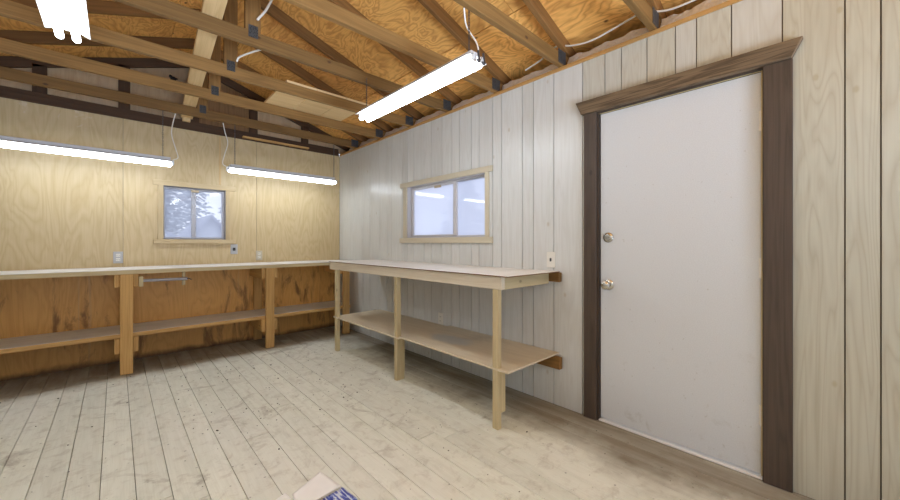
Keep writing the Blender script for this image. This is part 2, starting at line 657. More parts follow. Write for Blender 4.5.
def strips(a, b, holes):
    """cut the span a..b (along Y) x 0..HW around the holes -> rectangles"""
    ys = sorted({a, b, *[y for h in holes for y in h[:2] if a < y < b]})
    out = []
    for y0, y1 in zip(ys, ys[1:]):
        c = (y0 + y1) / 2
        zz = [(0.0, 2.436)]
        for h in holes:
            if h[0] < c < h[1]:
                nz = []
                for z0, z1 in zz:
                    if h[2] > z0 + .005:
                        nz.append((z0, min(z1, h[2])))
                    if h[3] < z1 - .005:
                        nz.append((max(z0, h[3]), z1))
                zz = nz
        out += [(y0, y1, z0, z1) for z0, z1 in zz]
    return out


m = MB()
G = .0028
for a, b in zip(seams[1:], seams[:-1]):
    rn = RND.random() * .17 if b < -4.65 else (RND.random() * .16 + .22 if b < -3.62 else RND.random() * .5 + .5)
    uo = RND.random() * 5
    for y0, y1, z0, z1 in strips(a, b, (WR, DR)):
        ya = y0 + (G if abs(y0 - a) < 1e-6 else 0)
        yb = y1 - (G if abs(y1 - b) < 1e-6 else 0)
        pts = [(0, yb, z0), (0, ya, z0), (0, ya, z1), (0, yb, z1)]
        n0 = len(m.v)
        q = [Vector(p) for p in pts]
        m.face(q, [(p.z + uo, p.y) for p in q], rn)
        d = Vector((.012, 0, 0))
        for i in range(4):
            A, B = q[i], q[(i + 1) % 4]
            qq = [B, A, A + d, B + d]
            m.face(qq, [(p.z + uo, p.y + p.x) for p in qq], rn)
wr = m.build('wall_right', M['panel'])
tag(wr, 'whitewashed grooved wooden panelling of the right wall', 'wall', kind='structure')
m = MB()
for y0, y1, z0, z1 in strips(YF, .12, (WR, DR)):
    m.box(.0085, .11, y0, y1, z0, min(z1, 2.43), grain='z')
bk = m.build('wall_backing', M['groove'], wr)

# back wall plywood sheets
WB = (-1.995, -1.419, 1.226, 1.803)
m = MB()
for a, b in ((-3.53, -2.31), (-2.31, -1.09), (-1.09, 0.0)):
    rn = RND.random()
    for x0, x1, z0, z1 in strips(a, b, (WB,)):
        xa = x0 + (.0015 if abs(x0 - a) < 1e-6 else 0)
        xb = x1 - (.0015 if abs(x1 - b) < 1e-6 else 0)
        q = [Vector(p) for p in ((xa, 0, z0), (xb, 0, z0), (xb, 0, z1), (xa, 0, z1))]
        m.face(q, [(p.z, p.x) for p in q], rn)
        d = Vector((0, .012, 0))
        for i in range(4):
            A, B = q[i], q[(i + 1) % 4]
            qq = [B, A, A + d, B + d]
            m.face(qq, [(p.z, p.x + p.y) for p in qq], rn)
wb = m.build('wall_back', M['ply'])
tag(wb, 'varnished yellow plywood sheets of the back wall', 'wall', kind='structure')
m = MB()
for x0, x1, z0, z1 in strips(XL - .1, .11, (WB,)):
    m.box(x0, x1, .011, .11, z0, min(z1, 2.43), grain='z')
m.build('wall_backing', M['groove'], wb)
m = MB()                                                     # pale batten strip over a joint
m.box(-1.487, -1.468, -.004, .0, 1.86, 2.42)
m.build('joint_strip', M['plank'], wb)

m = MB()
m.box(XL - .1, XL, YF, .0, 0, 2.43, grain='z')
tag(m.build('wall_left', M['panel']), 'panelled left wall beyond the picture edge', 'wall', kind='structure')
m = MB()
for x0, x1, z0, z1 in ((XL, -3.2, 0, 2.43), (-.3, 0, 0, 2.43), (-3.2, -.3, 2.28, 2.43)):  # doorway opening made up to let the fill light in
    m.box(x0, x1, YF - .1, YF, z0, z1, grain='z')
tag(m.build('wall_front', M['panel']), 'unseen front wall behind the camera, with a wide opening added for the fill light', 'wall', kind='structure')

# top plates
m = MB()
m.box(-.008, .10, YF, -.01, 2.436, HW)
tag(m.build('trim_1', M['plate'], bevel=.002), 'orange wooden top plate along the right wall', 'trim', kind='structure')
m = MB()
m.box(XL, -.01, -.012, .10, 2.436, 2.452)
m.box(XL, -.01, .0, .10, 2.452, 2.50)
m.box(XL, -.01, .01, .11, 2.502, 2.54)
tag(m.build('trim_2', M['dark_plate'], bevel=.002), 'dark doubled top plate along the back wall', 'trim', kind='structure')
m = MB()
m.box(XL - .10, XL + .008, YF, -.01, 2.436, HW)
tag(m.build('trim_3', M['plate']), 'top plate along the left wall', 'trim', kind='structure')

# roof sheathing: plywood sheets in rows along the slope
m = MB()
sl = math.hypot(1, .333)
for side in (1, -1):
    rows = [(.40, -.32), (-.327, -1.46), (-1.464, RX)] if side == 1 else [(RX, 2 * RX + 1.464), (2 * RX + 1.46, 2 * RX + .324), (2 * RX + .32, 2 * RX - .40)]
    for ri, (xa, xb) in enumerate(rows):
        y = .35 - (1.22 if ri % 2 else 0) - .03
        ys = [.35]
        while y > YF - .3:
            ys.append(y)
            y -= 2.44
        ys.append(YF - .3)
        for y1, y0 in zip(ys, ys[1:]):
            if y1 - y0 < .05:
                continue
            p0 = Vector((xa, y0 + .002, zs(xa)))
            p1 = Vector((xb, y0 + .002, zs(xb)))
            d = p1 - p0
            n = Vector((0, 1, 0)).cross(d).normalized()
            if n.z < 0:
                n = -n
            tone_ = RND.uniform(.7, .95) if ri == (0 if side == 1 else 2) else RND.uniform(.15, .6)
            m.obox(p0, (0, 1, 0), d, n, y1 - y0 - .004, d.length, .012, tone_)
tag(m.build('ceiling', M['sheath']), 'orange plywood roof sheathing above the trusses', 'ceiling', kind='structure')
m = MB()
for side in (1, -1):
    xa, xb = (.42, RX) if side == 1 else (RX, 2 * RX - .42)
    m.prism([(xa, YF - .3, zs(xa) + .018), (xb, YF - .3, zs(xb) + .018), (xb, YF - .3, zs(xb) + .04), (xa, YF - .3, zs(xa) + .04)], (0, -YF + .65, 0))
m.build('roofing_felt', M['slot'], bpy.data.objects['ceiling'])
m = MB()
for s_ in (1, -1):
    for xa, xb, za, zb_ in ((.40, .42, 2.30, 2.60), (.112, .40, 2.425, 2.437)):
        x0_, x1_ = (xa, xb) if s_ == 1 else (2 * RX - xb, 2 * RX - xa)
        m.box(x0_, x1_, YF, .34, za, zb_, grain='y')
m.build('eave_boards', M['dark_plate'], bpy.data.objects['ceiling'])
# M['slot'], bpy.data.objects['ceiling'])

# gable end above the back wall
m = MB()


def gable_piece(m, x0, x1):
    xs_ = [x0] + ([RX] if x0 < RX < x1 else []) + [x1]
    pts = [(x0, .09, 2.50), (x1, .09, 2.50)] + [(xx, .09, zs(xx) - .001) for xx in reversed(xs_)]
    m.prism(pts, (0, .02, 0), gdir=(0, 0, 1))


hx, hz, hr = -1.905, 3.0, .036
# the piece with the torn hole, left of the ridge
outer = [Vector(p) for p in ((-2.30, .09, 2.50), (RX - .001, .09, 2.50), (RX - .001, .09, zs(RX) - .002), (-2.30, .09, zs(-2.30) - .002))]
N = 20
ring = []
for i in range(N):
    a = 2 * math.pi * i / N
    rr = hr * (1 + .3 * math.sin(3 * a + 1) + .15 * math.sin(7 * a))
    ring.append(Vector((hx + rr * math.cos(a), .09, hz + rr * math.sin(a))))


def outward(p):
    # where the ray from the hole centre through p meets the outer polygon
    d = Vector((p.x - hx, 0, p.z - hz)).normalized()
    best = None
    for i in range(4):
        A, B = outer[i], outer[(i + 1) % 4]
        ex, ez = B.x - A.x, B.z - A.z
        den = d.x * ez - d.z * ex
        if abs(den) < 1e-9:
            continue
        t = ((A.x - hx) * ez - (A.z - hz) * ex) / den
        u = ((A.x - hx) * d.z - (A.z - hz) * d.x) / den
        if t > 0 and -1e-6 <= u <= 1 + 1e-6 and (best is None or t < best[0]):
            best = (t, i)
    t, i = best
    return Vector((hx + d.x * t, .09, hz + d.z * t)), i


outs = [outward(p) for p in ring]
for i in range(N):
    j = (i + 1) % N
    A, ea = outs[i]
    B, eb = outs[j]
    poly = [ring[j], ring[i], A] + ([outer[(ea + 1) % 4]] if eb == (ea + 1) % 4 else []) + [B]
    m.face(poly, [(p.z, p.x) for p in poly], .35)
    d = Vector((0, .02, 0))
    q = [ring[i], ring[j], ring[j] + d, ring[i] + d]
    m.face(q, [(p.z, p.x) for p in q], .9)
gable_piece(m, 2 * RX - .41, -2.30)
gl_ = m.build('wall_gable', M['gable'])
tag(gl_, 'weathered sheathing of the gable end above the back wall', 'wall', kind='structure')
m = MB()
gable_piece(m, RX, -1.15)
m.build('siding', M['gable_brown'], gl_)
m = MB()
gable_piece(m, -1.15, .41)
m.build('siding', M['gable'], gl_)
m = MB()
m.box(-2.2, -1.6, .25, .27, 2.55, 3.2)
m.build('outer_board', M['slot'], gl_)

# ------------------------------------------------------------------ windows
# right wall window
w = thing('window_1', 'wide two-pane sliding window in the whitewashed right wall', 'window', (0, -2.22, 1.52), kind='structure')
y0, y1, z0, z1 = WR
m = MB()
m.box(-.018, -.0005, y0 - .082, y1 + .118, z1 - .004, z1 + .046)
m.build('head_casing', M['trim'], w, bevel=.002)
m = MB()
m.box(-.024, -.0005, y0 - .082, y1 + .118, z0 - .05, z0 + .004)
m.build('sill_casing', M['trim'], w, bevel=.002)
m = MB()
m.box(-.016, -.0005, y1 - .004, y1 + .058, z0 + .004, z1 - .004)
m.build('side_casing', M['trim'], w, bevel=.002)
m = MB()
m.box(-.016, -.0005, y0 - .04, y0 + .004, z0 + .004, z1 - .004)
m.build('side_casing', M['trim'], w, bevel=.002)
m = MB()                                                       # jamb lining
m.box(.0, .11, y0, y1, z0, z0 + .008)
m.box(.0, .11, y0, y1, z1 - .008, z1)
m.box(.0, .11, y0, y0 + .008, z0 + .008, z1 - .008)
m.box(.0, .11, y1 - .008, y1, z0 + .008, z1 - .008)
m.build('jamb', M['vinyl_pale'], w)
m = MB()
fx = (.045, .095)
m.box(*fx, y0 + .008, y1 - .008, z0 + .008, z0 + .022)
m.box(*fx, y0 + .008, y1 - .008, z1 - .026, z1 - .008)
m.box(*fx, y0 + .008, y0 + .02, z0 + .022, z1 - .026)
m.box(*fx, y1 - .03, y1 - .008, z0 + .022, z1 - .026)
m.build('window_frame', M['vinyl_pale'], w, bevel=.002)
yc = -2.36
m = MB()
m.box(.04, .062, yc - .03, yc + .018, z0 + .021, z1 - .025)
m.box(.04, .062, y1 - .06, y1 - .029, z0 + .021, z1 - .025)
m.box(.04, .062, yc + .018, y1 - .06, z0 + .021, z0 + .036)
m.box(.04, .062, yc + .018, y1 - .06, z1 - .042, z1 - .025)
m.build('sash', M['vinyl_pale'], w, bevel=.002)
m = MB()
q = [Vector(p) for p in ((.051, y1 - .062, z0 + .034), (.051, yc + .016, z0 + .034), (.053, yc + .016, z1 - .04), (.053, y1 - .062, z1 - .04))]
m.face(q, [(0, 0)] * 4, .5)
m.build('pane', M['glass_right'], w)
m = MB()
q = [Vector(p) for p in ((.079, yc - .01, z0 + .021), (.0785, y0 + .019, z0 + .021), (.079, y0 + .019, z1 - .025), (.0795, yc - .01, z1 - .025))]
m.face(q, [(0, 0)] * 4, .5)
m.build('pane', M['glass_right'], w)
m = MB()
m.box(.037, .045, -2.16, -2.06, z1 - .055, z1 - .03)
m.build('latch', M['latch'], w)

# back wall window
w = thing('window_2', 'small two-pane window in the plywood back wall with a view of houses', 'window', (-1.7, 0, 1.5), kind='structure')
x0, x1, z0, z1 = WB
m = MB()
m.box(x0 - .085, x1 + .10, -.014, -.0005, z1 - .003, z1 + .05)
m.build('head_casing', M['ply_trim'], w, bevel=.002)
m = MB()
m.box(x0 - .08, x1 + .09, -.03, -.0005, z0 - .045, z0 - .002)
m.build('sill_casing', M['ply_trim'], w, bevel=.002)
for s_ in ((x0 - .045, x0 + .002), (x1 - .002, x1 + .04)):
    m = MB()
    m.box(*s_, -.014, -.0005, z0 - .002, z1 - .003)
    m.build('side_casing', M['ply_trim'], w, bevel=.002)
m = MB()
m.box(x0, x1, .0, .11, z0, z0 + .008)
m.box(x0, x1, .0, .11, z1 - .008, z1)
m.box(x0, x0 + .008, .0, .11, z0 + .008, z1 - .008)
m.box(x1 - .008, x1, .0, .11, z0 + .008, z1 - .008)
m.build('jamb', M['jamb'], w)
m = MB()
fy = (.04, .09)
m.box(x0 + .008, x1 - .008, *fy, z0 + .008, z0 + .022)
m.box(x0 + .008, x1 - .008, *fy, z1 - .028, z1 - .008)
m.box(x0 + .008, x0 + .018, *fy, z0 + .022, z1 - .028)
m.box(x1 - .03, x1 - .008, *fy, z0 + .022, z1 - .028)
m.box(-1.742, -1.702, .038, .085, z0 + .022, z1 - .028)
m.build('window_frame', M['vinyl'], w, bevel=.002)
m = MB()
q = [Vector(p) for p in ((x0 + .018, .07, z0 + .02), (-1.74, .07, z0 + .02), (-1.74, .07, z1 - .026), (x0 + .018, .07, z1 - .026))]
m.face(q, [(0, 0)] * 4, .5)
m.build('pane', M['glass_back'], w)
m = MB()
q = [Vector(p) for p in ((-1.703, .055, z0 + .02), (x1 - .03, .055, z0 + .02), (x1 - .03, .055, z1 - .026), (-1.703, .055, z1 - .026))]
m.face(q, [(0, 0)] * 4, .5)
m.build('pane', M['glass_back'], w)
m = MB()
m.box(-1.748, -1.675, .028, .038, z1 - .05, z1 - .022)
m.build('latch', M['latch'], w)

# ------------------------------------------------------------------ door
d = thing('door_1', 'plain white door in a dark stained wooden casing', 'door', (0, -4.21, 0), kind='structure')
m = MB()
m.box(.012, .050, -4.6205, -3.805, .022, 2.046, grain='z')
slab = m.build('door_slab', M['door'], d, bevel=.002)
m = MB()                                                       # jambs and stops
m.box(-.001, .11, -3.798, -3.785, 0, 2.066)
m.box(-.001, .11, -4.640, -4.6275, 0, 2.066)
m.box(-.001, .11, -4.6275, -3.798, 2.053, 2.066)
m.build('jamb', M['casing'], d)
m = MB()
m.box(.0, .012, -4.6268, -4.6222, .02, 2.05)
m.box(.006, .012, -4.62, -3.80, 2.0485, 2.0512)
m.build('weather_strip', M['gold_strip'], d)
m = MB()
m.box(-.022, -.0005, -3.789, -3.702, 0.001, 2.0625, grain='z')
m.build('side_casing', M['casing'], d, bevel=.003)
m = MB()
m.box(-.022, -.0005, -4.738, -4.631, 0.001, 2.0625, grain='z')
m.build('side_casing', M['casing'], d, bevel=.003)
m = MB()
m.prism([(-.034, -3.648, 2.153), (-.034, -4.774, 2.148), (-.034, -4.735, 2.063), (-.034, -3.688, 2.063)], (.0335, 0, 0), gdir=(0, 1, 0))
m.build('head_casing', M['header'], d, bevel=.003)
m = MB()
m.box(-.005, .11, -4.6275, -3.798, .0005, .012)
m.build('threshold', M['alu'], d, bevel=.003)
for zc in (1.80, 1.06, .32):
    m = MB()
    m.box(.009, .0115, -4.620, -4.612, zc - .05, zc + .05)
    m.tube([(.006, -4.6225, zc - .05), (.006, -4.6225, zc + .05)], .0055, 10)
    m.build('hinge', M['plastic'], slab, smooth=True)
m = MB()
m.lathe((.012, -3.858, 1.222), (-1, 0, 0), [(0, .033), (.008, .033), (.013, .028), (.016, .021), (.024, .019), (.026, 0.0)])
db = m.build('deadbolt', M['brass'], slab, smooth=True)
m = MB()
m.box(-.024, -.0135, -3.869, -3.847, 1.219, 1.225)
m.build('thumb_turn', M['brass'], slab, bevel=.001)
m = MB()
m.lathe((.012, -3.86, .912), (-1, 0, 0), [(0, .034), (.006, .034), (.011, .028), (.013, .013), (.032, .012), (.038, .021), (.05, .028), (.062, .027), (.07, .019), (.072, 0.0)])
m.build('door_knob', M['brass'], slab, smooth=True)

# ------------------------------------------------------------------ roof trusses
ORD = ['first', 'second', 'third', 'fourth', 'fifth', 'sixth', 'seventh']
truss_y = [-.45 - .61 * i for i in range(7)]


def truss(i, yfar, gable=False):
    ya, yb = yfar - .038, yfar
    if gable:
        lab = 'dark gable truss with flat studs against the sheathing above the back wall'
    else:
        lab = ['wooden roof truss nearest the plywood back wall', 'second wooden roof truss out from the back wall',
               'third wooden roof truss from the back wall, carrying the front ends of three pale boards',
               'fourth wooden roof truss from the back wall, crossing over the lamp by the right wall',
               'fifth wooden roof truss, crossing just behind the near end of the right lamp',
               'sixth wooden roof truss, meeting the right wall left of the white door',
               'wooden roof truss nearest the camera, meeting the right wall above the door'][i]
    t = thing('roof_truss', lab, 'roof truss', (RX, (ya + yb) / 2, HW), group='roof trusses')
    cb = HW + .001
    m = MB()
    xl, xr = 2 * RX - .10, .10
    m.box(xl, xr, ya, yb, cb, cb + .089)
    if not gable:
        m.build('bottom_chord', M['truss'], t, bevel=.003)
    for s in (1, -1):
        X = lambda q: q if s == 1 else 2 * RX - q
        q0 = .27
        pts = [(X(q0), ya, zb(q0)), (X(RX), ya, zb(RX)), (X(RX), ya, zs(RX) - .001), (X(q0), ya, zs(q0) - .001)]
        m = MB()
        # the rafter sits on the chord: its lower edge is cut level there
        m.prism(pts, (0, yb - ya, 0), gdir=(X(RX) - X(q0), 0, zb(RX) - zb(q0)))
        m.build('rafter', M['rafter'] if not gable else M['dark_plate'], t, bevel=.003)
    if gable:
        for xs in (-2.87, -2.30, RX, -1.11, -.475):
            m = MB()
            m.box(xs - .045, xs + .045, ya, yb, 2.5405, zb(xs) + .02, grain='z')
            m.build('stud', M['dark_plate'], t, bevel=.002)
        return t
    m = MB()
    m.box(RX - .045, RX + .045, ya + .0005, yb - .0005, cb + .089, zb(RX) + .03, grain='z')
    m.build('king_post', M['truss'], t, bevel=.002)
    for nm, (px, pz, pw, ph) in (('chord_plate', (RX, cb + .085, .056, .078)), ('peak_plate', (RX, zb(RX) + .045, .06, .08))):
        m = MB()
        m.box(px - pw / 2, px + pw / 2, ya - .0025, ya + .0005, pz - ph / 2, pz + ph / 2)
        m.build('nail_plate', M['gang'], t)
    for s in (1, -1):
        px = -.02 if s == 1 else 2 * RX + .02
        m = MB()
        m.box(px - .05, px + .05, ya - .0025, ya + .0005, cb + .012, cb + .105)
        m.build('nail_plate', M['gang'], t)
    return t


for i, yy in enumerate(truss_y):
    truss(i, yy)
truss(0, .085, True)

# board braced along the chord tops
m = MB()
zt = HW + .0905
m.bar((-1.795, -.02, zt + .0195), (-2.06, -4.25, zt + .0195), .105, .037, (0, 0, 1), rnd=.5)
tag(m.build('brace_board', M['plank'], bevel=.003), 'long pale board laid flat across the truss chords below the ridge', 'board')  # lamp light on its underside put into the pale lumber colour
# short props at the end of that board
m = MB()
m.bar((-1.80, -.045, 2.515), (-1.80, -.045, 2.551), .07, .04, (0, 1, 0))
m.build('prop_block', M['plank'])
for o in [bpy.data.objects['prop_block']]:
    tag(o, 'small pale wood block under the far end of the long pale board', 'wood block')

# three pale boards lying on the chords
yb0, yb1 = truss_y[1] - .045, truss_y[2] + .03
for (xa, xb, lab) in ((-1.303, -1.041, 'leftmost of three short pale boards side by side on the truss chords'),
                      (-1.038, -.762, 'middle one of three short pale boards side by side on the truss chords'),
                      (-.759, -.515, 'rightmost of three short pale boards side by side on the truss chords')):
    m = MB()
    m.box(xa, xb, truss_y[2] - .035, truss_y[1] + .0, zt + .001, zt + .020, grain='x')
    tag(m.build('loose_board', M['plank'], bevel=.002), lab, 'board', 'short boards on the chords')
m = MB()
m.box(-1.25, -.46, -.055, .02, 2.4535, 2.472)
tag(m.build('loose_stick', M['bench'], bevel=.002), 'thin loose strip of wood lying along the top of the back wall', 'board')

# foil between the trusses on top of the right wall
names = ['in the far corner', 'between first and second trusses from the back', 'between second and third trusses from the back',
         'between third and fourth trusses from the back', 'between fourth and fifth trusses from the back',
         'between fifth and sixth trusses from the back', 'above the left end of the door header', 'above the right half of the white door']
edges = [0.0] + truss_y + [-4.72]
for i, nm in enumerate(names):
    ya, yb = edges[i] - .044, edges[i + 1] + .004
    if i == 0:
        ya = -.20
    m = MB()
    nx = 26
    rr = random.Random(i)
    rows = []
    for j in range(7):
        f = j / 6
        rows.append([Vector((.028 + .045 * f + rr.uniform(-.004, .004), ya + (yb - ya) * q / nx, HW + .003 + .082 * f + (rr.uniform(-.004, .004) if 0 < j else 0)
                             + (.006 * math.sin(q * .7 + i) if j == 6 else 0))) for q in range(nx + 1)])
    for j in range(6):
        for q in range(nx):
            m.face([rows[j][q], rows[j + 1][q], rows[j + 1][q + 1], rows[j][q + 1]], [(0, 0)] * 4, .5)
    o = m.build('foil_insulation', M['foil'])
    sm = o.modifiers.new('thickness', 'SOLIDIFY')
    sm.thickness = .006
    sm.offset = 1
    tag(o, 'silver foil on the right wall top, ' + nm, 'insulation foil', 'foil strips on the right wall')


# ------------------------------------------------------------------ cables
def spline(pts, n=8):
    P = [Vector(p) for p in pts]
    P = [P[0] * 2 - P[1]] + P + [P[-1] * 2 - P[-2]]
    out = []
    for i in range(1, len(P) - 2):
        for k in range(n):
            t = k / n
            a, b, c, e = P[i - 1:i + 3]
            out.append(.5 * ((2 * b) + (c - a) * t + (2 * a - 5 * b + 4 * c - e) * t * t + (3 * b - a - 3 * c + e) * t ** 3))
    out.append(P[-2])
    return out


def cable(name, pts, r, label, cat='cable', mat='cord', n=8):
    m = MB()
    m.tube(spline(pts, n), r, 8)
    return tag(m.build(name, M[mat], smooth=True), label, cat)


cable('wall_cable', [(.045, -3.18, 2.575), (.03, -3.35, 2.60), (.03, -3.46, 2.645), (.03, -3.60, 2.600), (.03, -3.75, 2.580), (.03, -3.99, 2.612), (.03, -4.05, 2.622),
                     (.03, -4.20, 2.567), (.02, -4.36, 2.555)], .006, 'white electric cable sagging along the roof edge above the door wall')
cable('slack_cable', [(-1.62, -2.55, 3.02), (-1.60, -2.44, 2.86), (-1.64, -2.36, 2.72), (-1.70, -2.35, 2.615)], .007,
      'white cable hanging slack beside a truss post left of the ceiling middle')
cable('chord_cable', [(-1.60, -2.315, 2.475), (-1.64, -2.22, 2.50), (-1.72, -2.02, 2.50), (-1.735, -1.98, 2.475)], .006,
      'short white cable end showing under the fourth truss chord')


# ------------------------------------------------------------------ hanging tube lamps
def tube_lamp(label, centre, axis, ztop, chains, cord_pts, zc=None, tilt=0.0):
    """two-tube shop lamp; centre = middle of the tubes; chains = positions along the lamp; cord = list of points"""
    L = 1.22
    t = thing('tube_lamp', label, 'hanging lamp', centre, group='hanging two-tube shop lamps')
    c = Vector(centre)
    ax = Vector((1, 0, 0)) if axis == 'x' else Vector((0, 1, 0))
    sd = Vector((0, 1, 0)) if axis == 'x' else Vector((1, 0, 0))
    up = Vector((0, 0, 1))

    def P(a, s, z):
        return c + ax * a + sd * s + up * z
    # housing: a shallow channel with two sloped reflector wings, open below
    prof = [(-.078, .021), (-.042, .036), (.042, .036), (.078, .021)]
    m = MB()
    th = .0025
    h = L / 2 - .012
    for (s0, z0_), (s1, z1_) in zip(prof, prof[1:]):
        a = [P(-h, s0, z0_), P(h, s0, z0_), P(h, s1, z1_), P(-h, s1, z1_)]
        nrm = (a[1] - a[0]).cross(a[2] - a[1]).normalized()
        if nrm.z < 0:
            nrm = -nrm
        m.prism(a, nrm * th, gdir=ax)
    m.build('reflector', M['reflector'], t)
    m = MB()
    q = [P(-h + .01, -.035, .0395), P(h - .01, -.035, .0395), P(h - .01, .035, .0395), P(-h + .01, .035, .0395)]
    m.prism(q, (0, 0, .028), gdir=ax)
    m.build('ballast_housing', M['lamp_grey'], t, bevel=.003)
    for s in (-.029, .029):
        m = MB()
        m.tube([P(-L / 2 + .018, s, 0), P(L / 2 - .018, s, 0)], .0155, 16)
        m.build('tube', M['tube'], t, smooth=True)
        for e in (-1, 1):
            m = MB()
            a = sorted((e * (L / 2 - .0185), e * (L / 2 + .004)))
            b0 = P(a[0], s - .011, -.0125)
            m.obox(b0 + up * .012, ax, sd, up, a[1] - a[0], .022, .040)
            m.build('lamp_holder', M['lamp_grey'], t, bevel=.003)
    for a in chains:
        # hanging hook and chain
        m = MB()
        top = Vector(P(a, 0, 0))
        top.z = ztop
        z = c.z + .066
        k = 0
        while z < ztop - .004:
            z2 = min(z + .022, ztop)
            o = sd * .004 if k % 2 else ax * .004
            b = P(a, 0, 0)
            pts = [Vector((b.x, b.y, z)) + o, Vector((b.x, b.y, z2)) + o, Vector((b.x, b.y, z2)) - o, Vector((b.x, b.y, z)) - o, Vector((b.x, b.y, z)) + o]
            m.tube(pts, .0016, 5)
            z = z2 - .004
            k += 1
        m.build('chain', M['dark_metal'], t)
    if cord_pts:
        m = MB()
        m.tube(spline(cord_pts, 8), .0045, 8)
        m.build('cord', M['cord'], t, smooth=True)
    return t


ZC = HW + .001
big = tube_lamp('bright two-tube lamp hung on chains by the right wall, above the wide window', (-.945, -2.965, 2.15), 'y', ZC,
                (-.54, .56), [(-.93, -3.565, 2.20), (-.925, -3.54, 2.28), (-.95, -3.49, 2.38), (-.985, -3.505, 2.458)])
# dark clips at the near end of that lamp
for s in (-.029, .029):
    m = MB()
    b = Vector((-.952 + s * .7, -3.597, 2.15))
    pts = [b + Vector((0, 0, .045)), b + Vector((0, -.006, .01)), b + Vector((0, -.010, -.010)), b + Vector((-.008, -.010, -.018)), b + Vector((-.018, -.010, -.008))]
    m.tube(spline(pts, 5), .006, 8)
    m.build('end_clip', M['dark_metal'], big, smooth=True)
tube_lamp('two-tube lamp with open white reflector at the upper left, nearest the camera', (-2.535, -2.87, 2.205), 'y', ZC, (-.5, .5), None)
tube_lamp('two-tube lamp above the back bench, right of the small window', (-.882, -.45, 1.962), 'x', ZC, (-.54, .585),
          [(-1.50, -.45, 2.0), (-1.535, -.452, 2.03), (-1.52, -.455, 2.12), (-1.49, -.458, 2.25), (-1.515, -.462, 2.36), (-1.535, -.468, 2.455)])
tube_lamp('two-tube lamp above the back bench, left of the small window', (-2.562, -.45, 1.950), 'x', ZC, (-.5, .53),
          [(-1.955, -.45, 2.0), (-1.915, -.452, 2.03), (-1.935, -.455, 2.12), (-1.965, -.458, 2.25), (-1.955, -.462, 2.36), (-1.935, -.468, 2.455)])

tube_lamp('added two-tube fill lamp on the door side of the room, behind the camera', (-1.30, -6.0, 2.2), 'y', ZC, (-.5, .5), None)  # this lamp and the next are unseen, added to fill the room
tube_lamp('added two-tube fill lamp on the left side of the room, behind the camera', (-2.535, -5.6, 2.2), 'y', ZC, (-.5, .5), None)

# ------------------------------------------------------------------ back workbench
wbn = thing('workbench', 'long workbench with a pale top running along the plywood back wall', 'workbench', (-1.75, -.26, 0))
m = MB()
m.box(XL + .004, -.02, -.530, -.004, .904, .940, grain='x')
top = m.build('worktop', M['bench_pale'], wbn, bevel=.002)
m = MB()
m.box(XL + .004, -.02, -.530, -.004, .9405, .946, grain='x')
m.build('top_sheet', M['top_white'], wbn, bevel=.001)
m = MB()
m.box(XL + .004, -.08, -.485, -.004, .328, .366, grain='x', top=1)
m.build('shelf', [M['bench'], M['dust']], wbn, bevel=.002)
for xp in (-3.40, -2.292, -1.085, -.155):
    last = xp > -.5
    m = MB()
    m.box(xp - .044, xp + .044, -.523, -.4855, .001, .9035, grain='z')
    m.build('post', M['bench'], wbn, bevel=.003)
    if not last:
        m = MB()
        m.box(xp - .044, xp + .044, -.043, -.005, .001, .326, grain='z')
        m.box(xp - .044, xp + .044, -.043, -.005, .368, .9035, grain='z')
        m.build('rear_post', M['bench'], wbn, bevel=.003)
    for s in (-1, 1):
        xa, xb = (xp - .083, xp - .0445) if s < 0 else (xp + .0445, xp + .083)
        for za, zb_ in ((.785, .9035), (.19, .3275)):
            if last and (s > 0 or za < .5):
                continue
            m = MB()
            m.box(xa, xb, -.500, -.006, za, zb_, grain='y')
            m.build('cross_rail', M['bench'], wbn, bevel=.003)
# pipe rail under the bench
rod = thing('pipe_rail', 'grey metal pipe hung on wooden blocks under the back bench, right of the left post', 'pipe rail', (-2.03, -.49, .83))
m = MB()
m.tube([(-2.195, -.505, .838), (-1.845, -.505, .834)], .0135, 14)
m.build('pipe', M['steel'], rod, smooth=True)
m = MB()
m.box(-2.2085, -2.178, -.535, -.475, .785, .875, grain='y')
m.build('mount_block', M['bench_pale'], rod, bevel=.002)
m = MB()
m.box(-1.885, -1.860, -.492, -.470, .772, .903, grain='z')
m.build('hanger', M['bench_pale'], rod, bevel=.002)
m = MB()
m.tube([(-1.848, -.515, .834), (-1.835, -.545, .838), (-1.82, -.57, .828)], .004, 8)
m.build('end_hook', M['dark_metal'], rod, smooth=True)

# ------------------------------------------------------------------ right workbench
rb = thing('workbench', 'narrow workbench with pale top and tan lower shelf along the whitewashed right wall', 'workbench', (-.3, -2.25, 0))
m = MB()
m.box(-.612, -.003, -3.512, -.99, .9735, .981, grain='y', top=1)
m.build('top_sheet', [M['hardboard'], M['top_white']], rb, bevel=.001)
m = MB()
m.box(-.600, -.562, -3.452, -.99, .891, .973, grain='y')
m.build('apron', M['apron'], rb, bevel=.003)
m = MB()
m.box(-.045, -.007, -3.53, -.99, .905, .973, grain='y')
m.build('wall_ledger', M['truss'], rb, bevel=.003)
for yy in (-3.448, -2.28, -1.05):
    m = MB()
    m.box(-.5615, -.0455, yy, yy + .038, .890, .9725, grain='x')
    m.build('top_rail', M['bench_pale'], rb, bevel=.003)
m = MB()
m.box(-.602, -.004, -3.505, -2.345, .378, .390, grain='y')
m.build('shelf', M['tan_ply'], rb, bevel=.001)
m = MB()
m.box(-.602, -.004, -2.3445, -1.085, .364, .376, grain='y')
m.build('shelf', M['tan_ply'], rb, bevel=.001)
